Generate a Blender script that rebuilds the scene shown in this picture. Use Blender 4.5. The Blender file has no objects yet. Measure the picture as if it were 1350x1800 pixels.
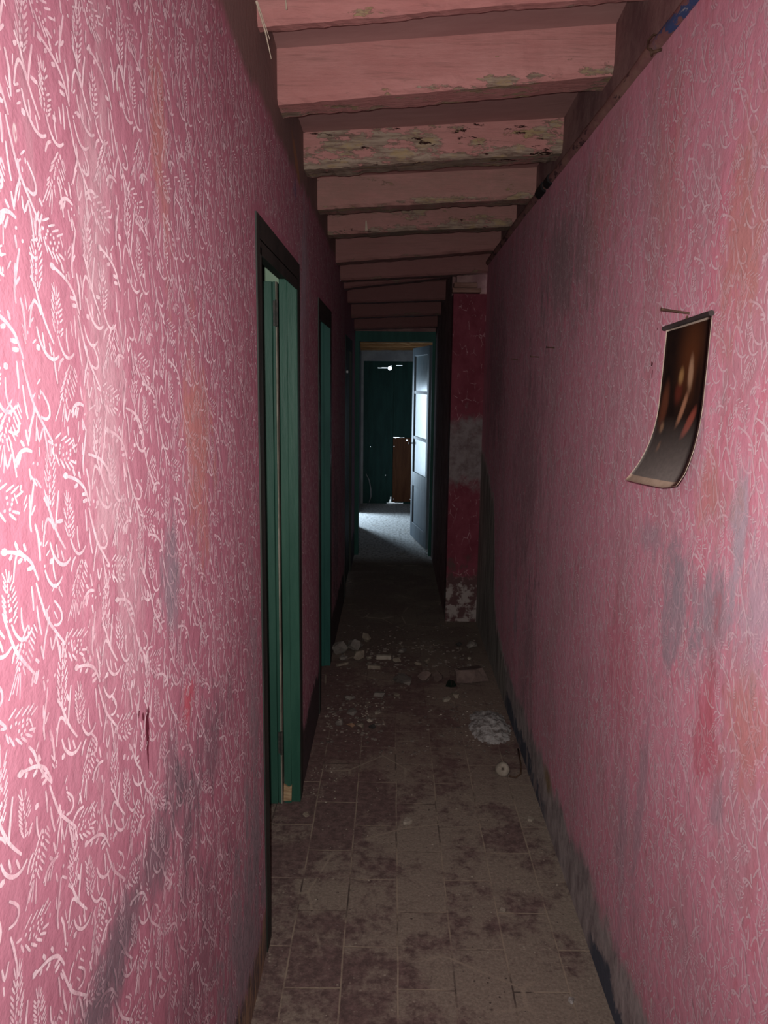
import bpy, bmesh, math, random
import numpy as np
from mathutils import Vector, Matrix, noise as mnoise

# ------------------------------------------------------------------ camera, light, exposure
scene = bpy.context.scene
COL = scene.collection
H = 1.6
cam_d = bpy.data.cameras.new('camera'); cam = bpy.data.objects.new('camera', cam_d); COL.objects.link(cam)
PITCH = math.atan(231 / 1350.0)
cam.matrix_world = (Matrix.Translation((0, 0, H)) @ Matrix.Rotation(0.0089, 4, 'Z')
                    @ Matrix.Rotation(math.pi / 2 - PITCH, 4, 'X') @ Matrix.Rotation(0.0117, 4, 'Z'))
cam_d.sensor_fit = 'VERTICAL'; cam_d.sensor_height = 24.0; cam_d.lens = 24.0 * 1350 / 1800
cam_d.clip_start = 0.02
scene.camera = cam
scene.view_settings.view_transform = 'Standard'
scene.view_settings.look = 'None'
scene.view_settings.gamma = 1.0
scene.view_settings.use_curve_mapping = False
scene.view_settings.exposure = 0.0
scene.cycles.diffuse_bounces = 1

# sky outside (seen only through the cracks of the far shutter)
world = bpy.data.worlds.new('sky'); scene.world = world; world.use_nodes = True
world.node_tree.nodes['Background'].inputs[0].default_value = (0.75, 0.88, 1.0, 1)
world.node_tree.nodes['Background'].inputs[1].default_value = 2.2

# phone flash: a small lamp just above the lens, its beam strongest ahead and weaker to the sides
FLASH = 134.0
BEAM = 1.85
fl = bpy.data.lights.new('flash', 'POINT'); fl.energy = FLASH; fl.shadow_soft_size = 0.006
fl.color = (1.0, 0.955, 0.93)
fo = bpy.data.objects.new('flash', fl); COL.objects.link(fo)
fo.matrix_world = cam.matrix_world @ Matrix.Translation((-0.022, 0.030, -0.01))
fl.use_nodes = True
_t = fl.node_tree; _em = _t.nodes['Emission']
_tc = _t.nodes.new('ShaderNodeTexCoord'); _sp = _t.nodes.new('ShaderNodeSeparateXYZ')
_t.links.new(_tc.outputs['Normal'], _sp.inputs[0])
def _lm(op, a, b=None):
    n = _t.nodes.new('ShaderNodeMath'); n.operation = op
    for i, v in enumerate((a, b)):
        if v is None: continue
        if isinstance(v, (int, float)): n.inputs[i].default_value = v
        else: _t.links.new(v, n.inputs[i])
    return n.outputs[0]
_c = _lm('ABSOLUTE', _sp.outputs[2])
_c2 = _lm('MAXIMUM', _lm('MULTIPLY', _c, _c), 0.02)
_tan2 = _lm('DIVIDE', _lm('SUBTRACT', 1.0, _c2), _c2)
_t.links.new(_lm('DIVIDE', 1.0, _lm('ADD', 1.0, _lm('MULTIPLY', _tan2, BEAM))), _em.inputs['Strength'])

# daylight: the side opening of the room at the end
dl = bpy.data.lights.new('window_daylight', 'AREA'); dl.shape = 'RECTANGLE'; dl.size = 0.34; dl.size_y = 1.15
dl.energy = 50.0; dl.color = (0.64, 0.83, 1.0)
do = bpy.data.objects.new('window_daylight', dl); COL.objects.link(do)
do.location = (-0.98, 9.42, 0.95); do.rotation_euler = Vector((0.85, -0.9, -0.25)).to_track_quat('-Z', 'Y').to_euler()

# ------------------------------------------------------------------ node helpers
class NT:
    def __init__(s, name):
        s.m = bpy.data.materials.new(name); s.m.use_nodes = True; s.t = s.m.node_tree
        s.b = s.t.nodes['Principled BSDF']; s.b.inputs['Specular IOR Level'].default_value = 0.25
        s._p = None
    def n(s, typ, **kw):
        x = s.t.nodes.new('ShaderNode' + typ)
        for k, v in kw.items(): setattr(x, k, v)
        return x
    def set(s, sock, v):
        if isinstance(v, bpy.types.NodeSocket): s.t.links.new(v, sock)
        elif isinstance(v, (tuple, list)) and sock.type == 'RGBA' and len(v) == 3: sock.default_value = (*v, 1)
        else: sock.default_value = v
    def math(s, op, a, b=0.0, clamp=False):
        x = s.n('Math', operation=op, use_clamp=clamp); s.set(x.inputs[0], a); s.set(x.inputs[1], b); return x.outputs[0]
    def pos(s):
        if s._p is None: s._p = s.n('NewGeometry').outputs['Position']
        return s._p
    def obj(s): return s.n('TexCoord').outputs['Object']
    def xyz(s, v): x = s.n('SeparateXYZ'); s.set(x.inputs[0], v); return x.outputs
    def map(s, v, scale=(1, 1, 1), loc=(0, 0, 0), rot=(0, 0, 0), typ='POINT'):
        x = s.n('Mapping', vector_type=typ); s.set(x.inputs[0], v); x.inputs['Location'].default_value = loc
        x.inputs['Rotation'].default_value = rot; x.inputs['Scale'].default_value = scale; return x.outputs[0]
    def noise(s, v, scale, detail=4, rough=0.6, out='Fac'):
        x = s.n('TexNoise'); s.set(x.inputs['Vector'], v); x.inputs['Scale'].default_value = scale
        x.inputs['Detail'].default_value = detail; x.inputs['Roughness'].default_value = rough; return x.outputs[out]
    def voro(s, v, scale, feature='F1', out='Distance'):
        x = s.n('TexVoronoi', feature=feature); s.set(x.inputs['Vector'], v); x.inputs['Scale'].default_value = scale; return x.outputs[out]
    def ramp(s, v, a, b, lo=0.0, hi=1.0, smooth=True):
        x = s.n('MapRange', interpolation_type='SMOOTHSTEP' if smooth else 'LINEAR'); s.set(x.inputs[0], v)
        for i, q in enumerate((a, b, lo, hi)): s.set(x.inputs[i + 1], q)
        return x.outputs[0]
    def mix(s, f, a, b, blend='MIX'):
        x = s.n('Mix', data_type='RGBA', blend_type=blend); s.set(x.inputs[0], f); s.set(x.inputs[6], a); s.set(x.inputs[7], b); return x.outputs[2]
    def bump(s, h, strength=0.3, dist=0.01):
        x = s.n('Bump'); s.set(x.inputs['Height'], h); x.inputs['Strength'].default_value = strength; x.inputs['Distance'].default_value = dist
        s.t.links.new(x.outputs[0], s.b.inputs['Normal'])
    def done(s, col, rough=0.8, spec=None):
        s.set(s.b.inputs['Base Color'], col); s.set(s.b.inputs['Roughness'], rough)
        if spec is not None: s.b.inputs['Specular IOR Level'].default_value = spec
        return s.m
    def smudge(s, y, z, ry, rz, rot=0.0, k=0.9, nz=None, hard=0.5):
        """soft edged blotch on a wall (in the Y-Z plane of the place)"""
        v = s.map(s.pos(), scale=(1e4, ry, rz), loc=(0, y, z), rot=(rot, 0, 0), typ='TEXTURE')
        x = s.n('VectorMath', operation='LENGTH'); s.set(x.inputs[0], v)
        d = s.math('ADD', x.outputs['Value'], s.math('MULTIPLY', s.math('SUBTRACT', nz, 0.5), k * 2))
        return s.ramp(d, 1.0, hard)

# ------------------------------------------------------------------ mesh helpers
class MB:
    def __init__(s): s.v = []; s.f = []; s.mi = []
    def add(s, vs, fs, mi=0):
        o = len(s.v); s.v += [tuple(p) for p in vs]; s.f += [tuple(i + o for i in q) for q in fs]; s.mi += [mi] * len(fs)
    def box(s, x0, x1, y0, y1, z0, z1, mi=0):
        s.add([(x0, y0, z0), (x1, y0, z0), (x1, y1, z0), (x0, y1, z0), (x0, y0, z1), (x1, y0, z1), (x1, y1, z1), (x0, y1, z1)],
              [(0, 3, 2, 1), (4, 5, 6, 7), (0, 1, 5, 4), (1, 2, 6, 5), (2, 3, 7, 6), (3, 0, 4, 7)], mi)
    def hexa(s, P, mi=0):
        s.add(P, [(0, 3, 2, 1), (4, 5, 6, 7), (0, 1, 5, 4), (1, 2, 6, 5), (2, 3, 7, 6), (3, 0, 4, 7)], mi)
    def tube(s, pts, r, n=8, mi=0, caps=True):
        pts = [Vector(p) for p in pts]; rs = r if isinstance(r, (list, tuple)) else [r] * len(pts); o = len(s.v)
        up = Vector((0, 0, 1))
        for i, p in enumerate(pts):
            d = (pts[min(i + 1, len(pts) - 1)] - pts[max(i - 1, 0)]).normalized()
            a = d.cross(up if abs(d.dot(up)) < 0.95 else Vector((1, 0, 0))).normalized(); b = d.cross(a)
            for k in range(n):
                t = 2 * math.pi * k / n; s.v.append(tuple(p + (a * math.cos(t) + b * math.sin(t)) * rs[i]))
        for i in range(len(pts) - 1):
            for k in range(n):
                s.f.append((o + i * n + k, o + i * n + (k + 1) % n, o + (i + 1) * n + (k + 1) % n, o + (i + 1) * n + k)); s.mi.append(mi)
        if caps:
            s.f.append(tuple(o + k for k in range(n))[::-1]); s.mi.append(mi)
            s.f.append(tuple(o + (len(pts) - 1) * n + k for k in range(n))); s.mi.append(mi)
    def build(s, name, mats, parent=None, smooth=False, bevel=0.0, loc=None):
        me = bpy.data.meshes.new(name); me.from_pydata(s.v, [], s.f)
        if not isinstance(mats, (list, tuple)): mats = [mats]
        for m in mats: me.materials.append(m)
        if len(mats) > 1: me.polygons.foreach_set('material_index', s.mi)
        if smooth: me.polygons.foreach_set('use_smooth', [True] * len(s.f))
        me.update(); o = bpy.data.objects.new(name, me); COL.objects.link(o)
        if parent is not None: o.parent = parent
        if loc is not None: o.location = loc
        if bevel:
            b = o.modifiers.new('bevel', 'BEVEL'); b.width = bevel; b.segments = 2; b.limit_method = 'ANGLE'
        return o
def tag(o, label=None, cat=None, group=None, kind=None):
    if label: o['label'] = label
    if cat: o['category'] = cat
    if group: o['group'] = group
    if kind: o['kind'] = kind
    return o
def empty(name, loc, rz=0.0):
    o = bpy.data.objects.new(name, None); o.location = loc; o.rotation_euler[2] = rz; o.empty_display_size = 0.05
    COL.objects.link(o); return o

# ------------------------------------------------------------------ materials
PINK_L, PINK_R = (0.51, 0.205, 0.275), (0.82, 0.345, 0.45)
def wall_shader(name, side, stroke):
    m = NT(name); p = m.pos()
    n1 = m.noise(m.map(p, scale=(1, 1.6, 0.9)), 3.2, 5, 0.62)          # broad mottling
    n2 = m.noise(m.map(p, scale=(1, 5.0, 0.55)), 5.0, 5, 0.65)         # vertical scuffs
    n3 = m.noise(p, 38.0, 4, 0.6)
    n4 = m.noise(m.map(p, scale=(1, 2.4, 0.9), loc=(3, 7, 1)), 6.5, 5, 0.7)
    n5 = m.noise(m.map(p, scale=(1, 1.5, 0.8), loc=(2, 1, 5)), 15.0, 6, 0.72)
    ns = m.math('ADD', m.math('MULTIPLY', n4, 0.55), m.math('MULTIPLY', n5, 0.45))
    P = m.xyz(p); Y, Z = P[1], P[2]
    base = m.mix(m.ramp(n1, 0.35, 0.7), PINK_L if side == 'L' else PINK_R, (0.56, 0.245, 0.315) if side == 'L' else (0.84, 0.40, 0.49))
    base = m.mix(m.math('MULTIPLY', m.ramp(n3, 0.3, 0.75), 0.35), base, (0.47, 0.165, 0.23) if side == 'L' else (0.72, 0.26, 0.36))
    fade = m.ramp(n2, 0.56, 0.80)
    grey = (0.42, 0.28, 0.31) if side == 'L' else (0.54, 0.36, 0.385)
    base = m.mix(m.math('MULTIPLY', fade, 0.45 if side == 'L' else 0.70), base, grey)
    if side == 'R':
        base = m.mix(m.math('MULTIPLY', m.ramp(n4, 0.50, 0.66), 0.5), base, (0.72, 0.22, 0.285))
        base = m.mix(m.math('MULTIPLY', m.ramp(n1, 0.52, 0.40), 0.40), base, (0.56, 0.36, 0.38))
    sl = m.mix(m.ramp(n3, 0.3, 0.7), (0.86, 0.60, 0.66), (0.92, 0.74, 0.78))
    if stroke:
        worn = m.ramp(n4, 0.25, 0.60, 0.25, 1.0)
        base = m.mix(m.math('MULTIPLY', worn, 0.95 if side == 'L' else 0.80), base, sl)
    GB = (0.30, 0.245, 0.285) if side == 'L' else (0.42, 0.35, 0.40); OR = (0.62, 0.27, 0.19); DK = (0.20, 0.15, 0.175); PALE = (0.66, 0.45, 0.49); LAV = (0.41, 0.33, 0.365)
    PL = (0.40, 0.36, 0.34); RED = (0.60, 0.115, 0.15)
    if side == 'L':
        sm = [(1.136, 1.29, .055, .11, 0, GB, .85), (1.334, 1.50, .12, .22, 0, OR, .55), (1.16, 1.92, .04, .20, 0.1, OR, .5),
              (0.95, 0.91, .30, .075, 0.1, DK, .80), (1.35, 0.92, .22, .10, 0.2, DK, .60), (0.80, 0.86, .12, .06, 0.2, DK, .7), (1.10, 1.02, .05, .09, 0, DK, .6),
              (1.19, 0.84, .10, .14, 0, DK, .65), (0.90, 1.65, .075, .50, -0.05, PALE, .5), (0.95, 1.30, .08, .22, 0, PALE, .35),
              (1.62, 0.24, .36, .30, 0, LAV, 1.0), (1.78, 0.42, .18, .32, 0, LAV, .95), (1.80, 0.72, .10, .45, 0, LAV, .55), (1.25, 0.55, .30, .16, 0.3, DK, .45), (1.21, 1.07, .05, .05, 0, RED, .8),
              (2.98, 2.00, .20, .32, 0, (0.56, .47, .54), .95), (2.90, 1.75, .09, .38, 0, (0.50, .40, .47), .7), (3.05, 1.55, .10, .75, 0, (0.40, .20, .25), .6), (2.70, 2.23, .06, .05, 0, (0.16, 0.18, 0.34), .7),
              (4.30, 0.75, .045, .9, 0, PL, .9), (4.6, 0.6, .3, .7, 0, DK, .8), (2.84, 0.7, .03, .8, 0, PL, .7)]
    else:
        sm = [(1.27, 1.34, .06, .14, 0, (0.56, .48, .55), .95), (1.36, 1.16, .12, .14, 0.2, GB, .85), (1.52, 1.13, .14, .14, -0.3, GB, .85), (1.42, 1.20, .16, .09, 0.3, GB, .7), (1.20, 1.24, .09, .16, 0, (0.60, .46, .54), .85),
              (1.70, 1.27, .10, .05, 0, GB, .6), (1.36, 1.83, .12, .22, 0, OR, .55), (1.39, 1.41, .10, .10, 0, OR, .5), (1.19, 1.05, .10, .12, 0, OR, .55),
              (2.75, 2.00, .55, .25, 0, (0.36, .26, .27), .75), (2.3, 2.10, .22, .22, 0, OR, .35), (1.75, 2.05, .12, .3, 0, OR, .3), (3.07, 0.48, .20, .35, 0, (0.30, .21, .23), .6), (3.45, 0.53, .06, .13, 0, GB, .8),
              (1.26, 0.86, .04, .06, 0, GB, .6), (1.64, 0.66, .035, .30, 0.05, GB, .55), (1.75, 0.45, .05, .3, -.1, GB, .45), (1.33, 1.0, .06, .2, 0, RED, .6), (1.85, 0.9, .2, .25, 0, RED, .35),
              (3.3, 1.2, .4, .6, 0, (0.30, .19, .21), .5), (4.4, 1.6, .5, .5, 0, (0.26, .15, .17), .5)]
    for (y, z, ry, rz, rot, c, st) in sm:
        base = m.mix(m.math('MULTIPLY', m.smudge(y, z, ry * 1.1, rz * 1.1, rot, 2.3, ns, 0.15), st * ((0.95 if c is LAV else 0.6) if stroke else 0.95)), base, c)
    # little drips, specks and chipped flecks
    if side == 'L':
        for (y, z, ry, rz) in ((1.000, 1.115, .008, .030), (0.998, 1.095, .004, .045), (0.985, 1.142, .004, .008), (1.006, 1.142, .004, .007), (0.967, 1.155, .004, .006)):
            base = m.mix(m.smudge(y, z, ry, rz, 0, .8, n3, .7), base, (0.13, 0.018, 0.035))
    else:
        for (y, z, ry, rz) in ((1.77, 1.645, .006, .006), (1.765, 1.62, .004, .012), (1.75, 1.72, .004, .004)):
            base = m.mix(m.smudge(y, z, ry, rz, 0, .8, n3, .7), base, (0.10, 0.02, 0.03))
    fl_ = m.math('MULTIPLY', m.ramp(m.voro(m.map(p, scale=(1, 1, .45)), 17), .085, .065), m.ramp(n4, .56, .60))
    base = m.mix(fl_, base, (0.80, 0.66, 0.66))
    # bare plaster band under the ceiling
    hz = m.math('ADD', Z, m.math('MULTIPLY', m.math('SUBTRACT', n1, 0.5), 0.10))
    if side == 'L':
        base = m.mix(m.ramp(hz, 2.26, 2.31), base, (0.27, 0.18, 0.165))
        oc = m.smudge(2.75, 2.33, .16, .035, -0.45, 0.7, n4, 0.5)
        base = m.mix(oc, base, (0.42, 0.22, 0.13))
    # worn foot of the wall
    foot = m.math('ADD', Z, m.math('MULTIPLY', m.math('SUBTRACT', m.noise(m.map(p, scale=(1, 1.6, 1.0)), 4.5, 7, 0.72), 0.5), 0.26))
    hi = 0.18 if side == 'R' else 0.15
    gl = m.mix(m.ramp(ns, 0.38, 0.60), (0.27, 0.225, 0.23), (0.54, 0.47, 0.46))
    if side == 'R':
        base = m.mix(m.ramp(foot, hi + 0.05, hi - 0.02), base, gl)
        base = m.mix(m.math('MULTIPLY', m.ramp(foot, 0.085, 0.06), m.math('MAXIMUM', m.ramp(Y, 2.02, 1.92), m.math('MULTIPLY', m.ramp(Y, 2.55, 2.7), m.ramp(n4, .42, .50)))), base, (0.10, 0.115, 0.15))
        base = m.mix(m.smudge(2.6, 0.17, .12, .06, 0, .8, n4, .3), base, (0.34, 0.25, 0.16))
        # plaster fallen off near the far corner
        zb = m.math('ADD', m.math('ADD', m.ramp(Y, 3.72, 4.12, 0.15, 0.30, False), m.ramp(Y, 4.08, 4.34, 0, 0.60)), m.ramp(Y, 4.3, 4.9, 0, 0.2))
        edge = m.math('SUBTRACT', m.math('ADD', zb, m.math('MULTIPLY', m.math('SUBTRACT', ns, 0.5), 0.35)), Z)
        bare = m.math('MULTIPLY', m.ramp(edge, -0.06, 0.0), m.ramp(Y, 3.55, 3.72))
        bc = m.mix(m.ramp(n2, 0.3, 0.7), (0.19, 0.18, 0.165), (0.50, 0.465, 0.42))
        base = m.mix(bare, base, bc)
        rim = m.math('MULTIPLY', m.math('MULTIPLY', m.ramp(edge, -0.075, -0.055), m.ramp(edge, -0.02, -0.04)), m.ramp(Y, 3.55, 3.68))
        base = m.mix(m.math('MULTIPLY', rim, m.ramp(n3, 0.4, 0.55)), base, (0.62, 0.58, 0.54))
    else:
        low = m.ramp(foot, hi + 0.02, hi - 0.04)
        near = m.ramp(Y, 1.40, 1.5)
        oc2 = m.mix(m.ramp(m.noise(m.map(p, scale=(1, 4, .7), rot=(0.5, 0, 0)), 6, 4), 0.44, 0.58), (0.15, 0.125, 0.12), (0.42, 0.29, 0.19))
        base = m.mix(m.math('MULTIPLY', low, near), base, oc2)
        sk = m.math('MULTIPLY', m.ramp(foot, 0.26, 0.22), m.ramp(Y, 2.72, 2.76))
        base = m.mix(sk, base, (0.105, 0.085, 0.09))
    h = m.math('ADD', m.math('MULTIPLY', n1, 0.6), m.math('MULTIPLY', n3, 0.35))
    m.bump(h, 0.28, 0.02)
    return m.done(base, 0.72, 0.2)
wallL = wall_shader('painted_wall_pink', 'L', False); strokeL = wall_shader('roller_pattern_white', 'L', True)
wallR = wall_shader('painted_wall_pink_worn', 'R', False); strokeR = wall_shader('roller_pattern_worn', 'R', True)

def corner_shader(name):
    m = NT(name); p = m.pos(); Z = m.xyz(p)[2]
    n1 = m.noise(m.map(p, scale=(1.3, 1, 1)), 7, 5, .65); n2 = m.noise(p, 13, 6, .7); lines = m.voro(m.map(p, scale=(1.4, 1.4, .8)), 16, 'DISTANCE_TO_EDGE')
    b = m.mix(m.ramp(n1, .35, .65), (0.15, 0.025, 0.04), (0.20, 0.042, 0.062))  # crimson darkened, with the dimness of the far end put into it
    b = m.mix(m.math('MULTIPLY', m.ramp(lines, 0.035, 0.012), m.ramp(n2, .5, .62)), b, (0.40, 0.22, 0.24))
    zz = m.math('ADD', Z, m.math('MULTIPLY', m.math('SUBTRACT', n1, .5), .45))
    b = m.mix(m.math('MULTIPLY', m.ramp(zz, .86, 1.0), m.ramp(zz, 1.42, 1.28)), b, m.mix(m.ramp(n2, .35, .6), (0.13, 0.09, 0.09), (0.23, 0.19, 0.19)))
    b = m.mix(m.math('MULTIPLY', m.ramp(zz, .34, .24), m.ramp(n2, .44, .50)), b, (0.32, 0.27, 0.25))
    b = m.mix(m.math('MULTIPLY', m.ramp(zz, .44, .36), m.ramp(n2, .56, .46)), b, (0.10, 0.05, 0.05))
    m.bump(n1, .4, .02)
    return m.done(b, .8)
cornerM = corner_shader('painted_corner_crimson_shaded')

def floor_shader():
    m = NT('dusty_tiles'); p = m.pos(); P = m.xyz(p)
    cv = m.n('CombineXYZ'); m.set(cv.inputs[0], m.math('SUBTRACT', P[1], 0.285)); m.set(cv.inputs[1], m.math('ADD', P[0], 1.0 + 0.026))
    jig = m.noise(p, 3.0, 2, .5, 'Color'); v = m.n('VectorMath', operation='ADD'); m.set(v.inputs[0], cv.outputs[0])
    js = m.n('VectorMath', operation='SCALE'); m.set(js.inputs[0], jig); js.inputs['Scale'].default_value = 0.012; m.set(v.inputs[1], js.outputs[0])
    br = m.n('TexBrick', offset=0.5); m.set(br.inputs['Vector'], v.outputs[0]); br.inputs['Scale'].default_value = 1.0
    br.inputs['Mortar Size'].default_value = 0.0028; br.inputs['Mortar Smooth'].default_value = 0.3; br.inputs['Brick Width'].default_value = 0.305; br.inputs['Row Height'].default_value = 0.1525
    br.inputs['Color1'].default_value = (0.0, 0.0, 0.0, 1); br.inputs['Color2'].default_value = (1, 1, 1, 1); br.inputs['Bias'].default_value = 0.0
    n1 = m.noise(p, 3.1, 6, .62); n2 = m.noise(p, 34, 5, .7); n3 = m.noise(p, 120, 3, .6); n4 = m.noise(m.map(p, loc=(4, 2, 0)), 8.0, 5, .65)
    tile = m.mix(m.ramp(n2, .35, .65), (0.085, 0.050, 0.052), (0.19, 0.115, 0.112))
    tile = m.mix(m.math('MULTIPLY', m.ramp(n3, .55, .75), .4), tile, (0.30, 0.20, 0.18))
    dust = m.mix(m.ramp(n3, .3, .7), (0.235, 0.190, 0.150), (0.33, 0.275, 0.22))
    dsum = m.math('ADD', m.math('ADD', m.math('MULTIPLY', n1, 1.0), m.math('MULTIPLY', n4, .5)), m.math('MULTIPLY', n2, .45))
    tvar = m.math('MULTIPLY', m.math('SUBTRACT', m.xyz(br.outputs['Color'])[0], 0.5), 0.10)
    side = m.math('MULTIPLY', P[0], 0.22)
    near = m.ramp(P[1], 3.4, 1.7, 0.0, 0.07)
    dm = m.ramp(m.math('ADD', m.math('ADD', dsum, tvar), m.math('ADD', side, near)), .93, 1.12, .18, .95)
    col = m.mix(dm, tile, dust)
    red = m.math('MULTIPLY', m.ramp(P[1], 2.6, 3.2), m.ramp(P[1], 5.2, 4.0))
    col = m.mix(m.math('MULTIPLY', red, .35), col, (0.16, 0.085, 0.075))
    col = m.mix(m.math('MULTIPLY', m.ramp(P[1], 3.9, 4.6), .65), col, (0.15, 0.12, 0.095))
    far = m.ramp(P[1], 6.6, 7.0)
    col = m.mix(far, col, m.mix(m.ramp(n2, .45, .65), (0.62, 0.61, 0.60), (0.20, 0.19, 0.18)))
    grout = m.math('MULTIPLY', br.outputs['Fac'], m.ramp(n4, .34, .54, .15, .95))
    gl = m.math('MULTIPLY', grout, m.ramp(P[1], 3.6, 2.9))
    col = m.mix(gl, col, m.mix(m.ramp(n1, .5, .62), (0.36, 0.29, 0.22), (0.09, 0.07, 0.06)))
    cr = m.voro(m.map(p, loc=(.3, .1, 0)), 2.6, 'DISTANCE_TO_EDGE')
    col = m.mix(m.math('MULTIPLY', m.ramp(cr, .014, .004), m.ramp(n1, .50, .60)), col, (0.33, 0.27, 0.21))
    bits = m.math('MULTIPLY', m.ramp(m.voro(p, 42), .17, .12), m.ramp(n4, .50, .58))
    col = m.mix(m.math('MULTIPLY', bits, .8), col, m.mix(m.ramp(n1, .5, .55), (0.38, 0.32, 0.26), (0.06, 0.045, 0.04)))
    m.bump(m.math('SUBTRACT', m.math('ADD', m.math('MULTIPLY', n2, .5), m.math('MULTIPLY', n1, .5)), m.math('MULTIPLY', grout, .2)), .45, .015)
    return m.done(col, .85)
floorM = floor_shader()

def beam_shader():
    m = NT('peeling_pink_beam'); p = m.pos(); oi = m.n('ObjectInfo'); oc = m.xyz(oi.outputs['Color']); dmg, brn, far_shade = oc[0], oc[1], oc[2]
    at = m.n('Attribute', attribute_type='GEOMETRY', attribute_name='wear').outputs['Fac']
    n1 = m.noise(m.map(p, scale=(1.5, 4, 4)), 2.3, 7, .68); n2 = m.noise(m.map(p, scale=(2.2, 5, 6), loc=(5, 0, 2)), 4.2, 7, .72); n3 = m.noise(m.map(p, scale=(1, 12, 12)), 9, 4)
    pink = m.mix(m.ramp(n1, .3, .7), (0.55, 0.235, 0.215), (0.64, 0.31, 0.285))
    pink = m.mix(m.math('MULTIPLY', m.ramp(n3, .45, .7), .30), pink, (0.42, 0.19, 0.17))
    pink = m.mix(m.math('MULTIPLY', m.ramp(m.noise(m.map(p, scale=(.8, 9, 16), loc=(1, 1, 6)), 7, 6, .7), .54, .66), .45), pink, (0.30, 0.15, 0.13))
    pink = m.mix(m.math('MULTIPLY', brn, m.ramp(n2, .25, .6, .5, 1)), pink, (0.36, 0.215, 0.175))
    pink = m.mix(far_shade, pink, (0.13, 0.055, 0.055))  # per-beam darkening: shade of the far end mixed into the paint
    wood = m.mix(m.ramp(n3, .35, .65), (0.22, 0.150, 0.115), (0.44, 0.34, 0.26))
    wood = m.mix(m.math('MULTIPLY', m.ramp(n2, .52, .66), .7), wood, (0.46, 0.33, 0.16))
    wood = m.mix(far_shade, wood, (0.14, 0.08, 0.07))  # bare wood takes the same painted shade
    thr = m.math('SUBTRACT', m.math('SUBTRACT', .685, m.math('MULTIPLY', dmg, .145)), m.math('MULTIPLY', at, .085))
    s = m.math('ADD', m.math('MULTIPLY', n1, .5), m.math('MULTIPLY', n2, .5))
    mask = m.ramp(m.math('SUBTRACT', s, thr), -.012, .015)
    col = m.mix(mask, pink, wood)
    chip = m.ramp(m.math('SUBTRACT', n2, m.math('SUBTRACT', .745, m.math('MULTIPLY', at, .03))), 0.0, .02)
    col = m.mix(chip, col, (0.60, 0.50, 0.40))
    hole = m.ramp(m.math('SUBTRACT', m.noise(m.map(p, scale=(2.0, 6, 9), loc=(9, 1, 4)), 5, 5, .7), m.math('SUBTRACT', .79, m.math('MULTIPLY', dmg, .165))), 0.0, .012)
    col = m.mix(hole, col, (0.035, 0.012, 0.010))
    m.bump(m.math('SUBTRACT', m.math('ADD', m.math('MULTIPLY', n1, .6), m.math('MULTIPLY', n3, .25)), m.math('ADD', m.math('MULTIPLY', mask, .3), m.math('MULTIPLY', hole, .8))), .6, .014)
    return m.done(col, .8)
beamM = beam_shader()
def simple(name, c1, c2, scale=(1, 1, 1), ns=8, rough=.75, bump=.2, lo=.35, hi=.65, spec=None, metallic=0):
    m = NT(name); p = m.pos(); n = m.noise(m.map(p, scale=scale), ns, 5, .62)
    m.bump(m.noise(m.map(p, scale=scale), ns * 3, 4), bump, .006); m.b.inputs['Metallic'].default_value = metallic
    return m.done(m.mix(m.ramp(n, lo, hi), c1, c2), rough, spec)
ceilM = simple('ceiling_boards_pink', (0.42, 0.225, 0.21), (0.48, 0.27, 0.25), (1, 4, 1), 3)
upperM = simple('rough_plaster_mauve', (0.22, 0.115, 0.115), (0.33, 0.20, 0.185), (1, 1.3, 1.3), 7, .9, .5)
darkM = simple('black_green_paint', (0.018, 0.026, 0.022), (0.036, 0.040, 0.034), (1, 1, .5), 9, .6, .2)
greenM = simple('green_gloss_paint', (0.024, 0.086, 0.060), (0.034, 0.105, 0.074), (2, 2, .35), 9, .5, .15, spec=.3)
greenJ = simple('green_jamb_paint', (0.022, 0.090, 0.060), (0.033, 0.112, 0.076), (3, 3, .4), 9, .5, .2, spec=.3)
dgreenM = simple('deep_green_paint', (0.012, 0.075, 0.062), (0.02, 0.10, 0.082), (3, 3, .5), 6, .6, .2)
nightM = simple('near_black_green_paint', (0.006, 0.040, 0.034), (0.010, 0.056, 0.047), (3, 3, .5), 6, .6, .2)
beadM = simple('grey_edge_wood', (0.20, 0.19, 0.15), (0.33, 0.31, 0.25), (1, 1, .5), 20)
roomM = simple('pale_green_limewash', (0.42, 0.60, 0.43), (0.50, 0.68, 0.50), (1, 1, 1), 4, .9, .2)
bareW = simple('bare_wood', (0.34, 0.22, 0.12), (0.52, 0.38, 0.22), (1, 1, 6), 20, .8, .3)
rustM = simple('rusty_iron', (0.06, 0.032, 0.022), (0.12, 0.07, 0.045), (1, 1, 1), 40, .7, .4)
hingeM = simple('dark_hinge_iron', (0.03, 0.035, 0.032), (0.07, 0.065, 0.055), (1, 1, 1), 40, .55, .3)
greyP = simple('grey_plaster', (0.26, 0.26, 0.27), (0.36, 0.36, 0.37), (1, 1, 1), 6, .9, .4)
brownB = simple('orange_brown_wood', (0.26, 0.12, 0.045), (0.36, 0.18, 0.07), (1, 8, 8), 5, .7, .3)
brownD = simple('brown_panel_wood', (0.12, 0.045, 0.02), (0.17, 0.068, 0.03), (5, 5, .6), 6, .7, .3)
whiteP = simple('chalky_white_paint', (0.62, 0.65, 0.68), (0.75, 0.78, 0.80), (1, 1, 1), 9, .6, .2)
blueP = simple('blue_grey_paint', (0.12, 0.16, 0.20), (0.17, 0.215, 0.255), (2, 2, .5), 9, .5, .2)
paneM = NT('dusty_glass_pane'); paneM = paneM.done(paneM.mix(paneM.ramp(paneM.noise(paneM.pos(), 6, 4), .35, .65), (0.34, 0.42, 0.46), (0.44, 0.50, 0.54)), .22, .6)
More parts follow.
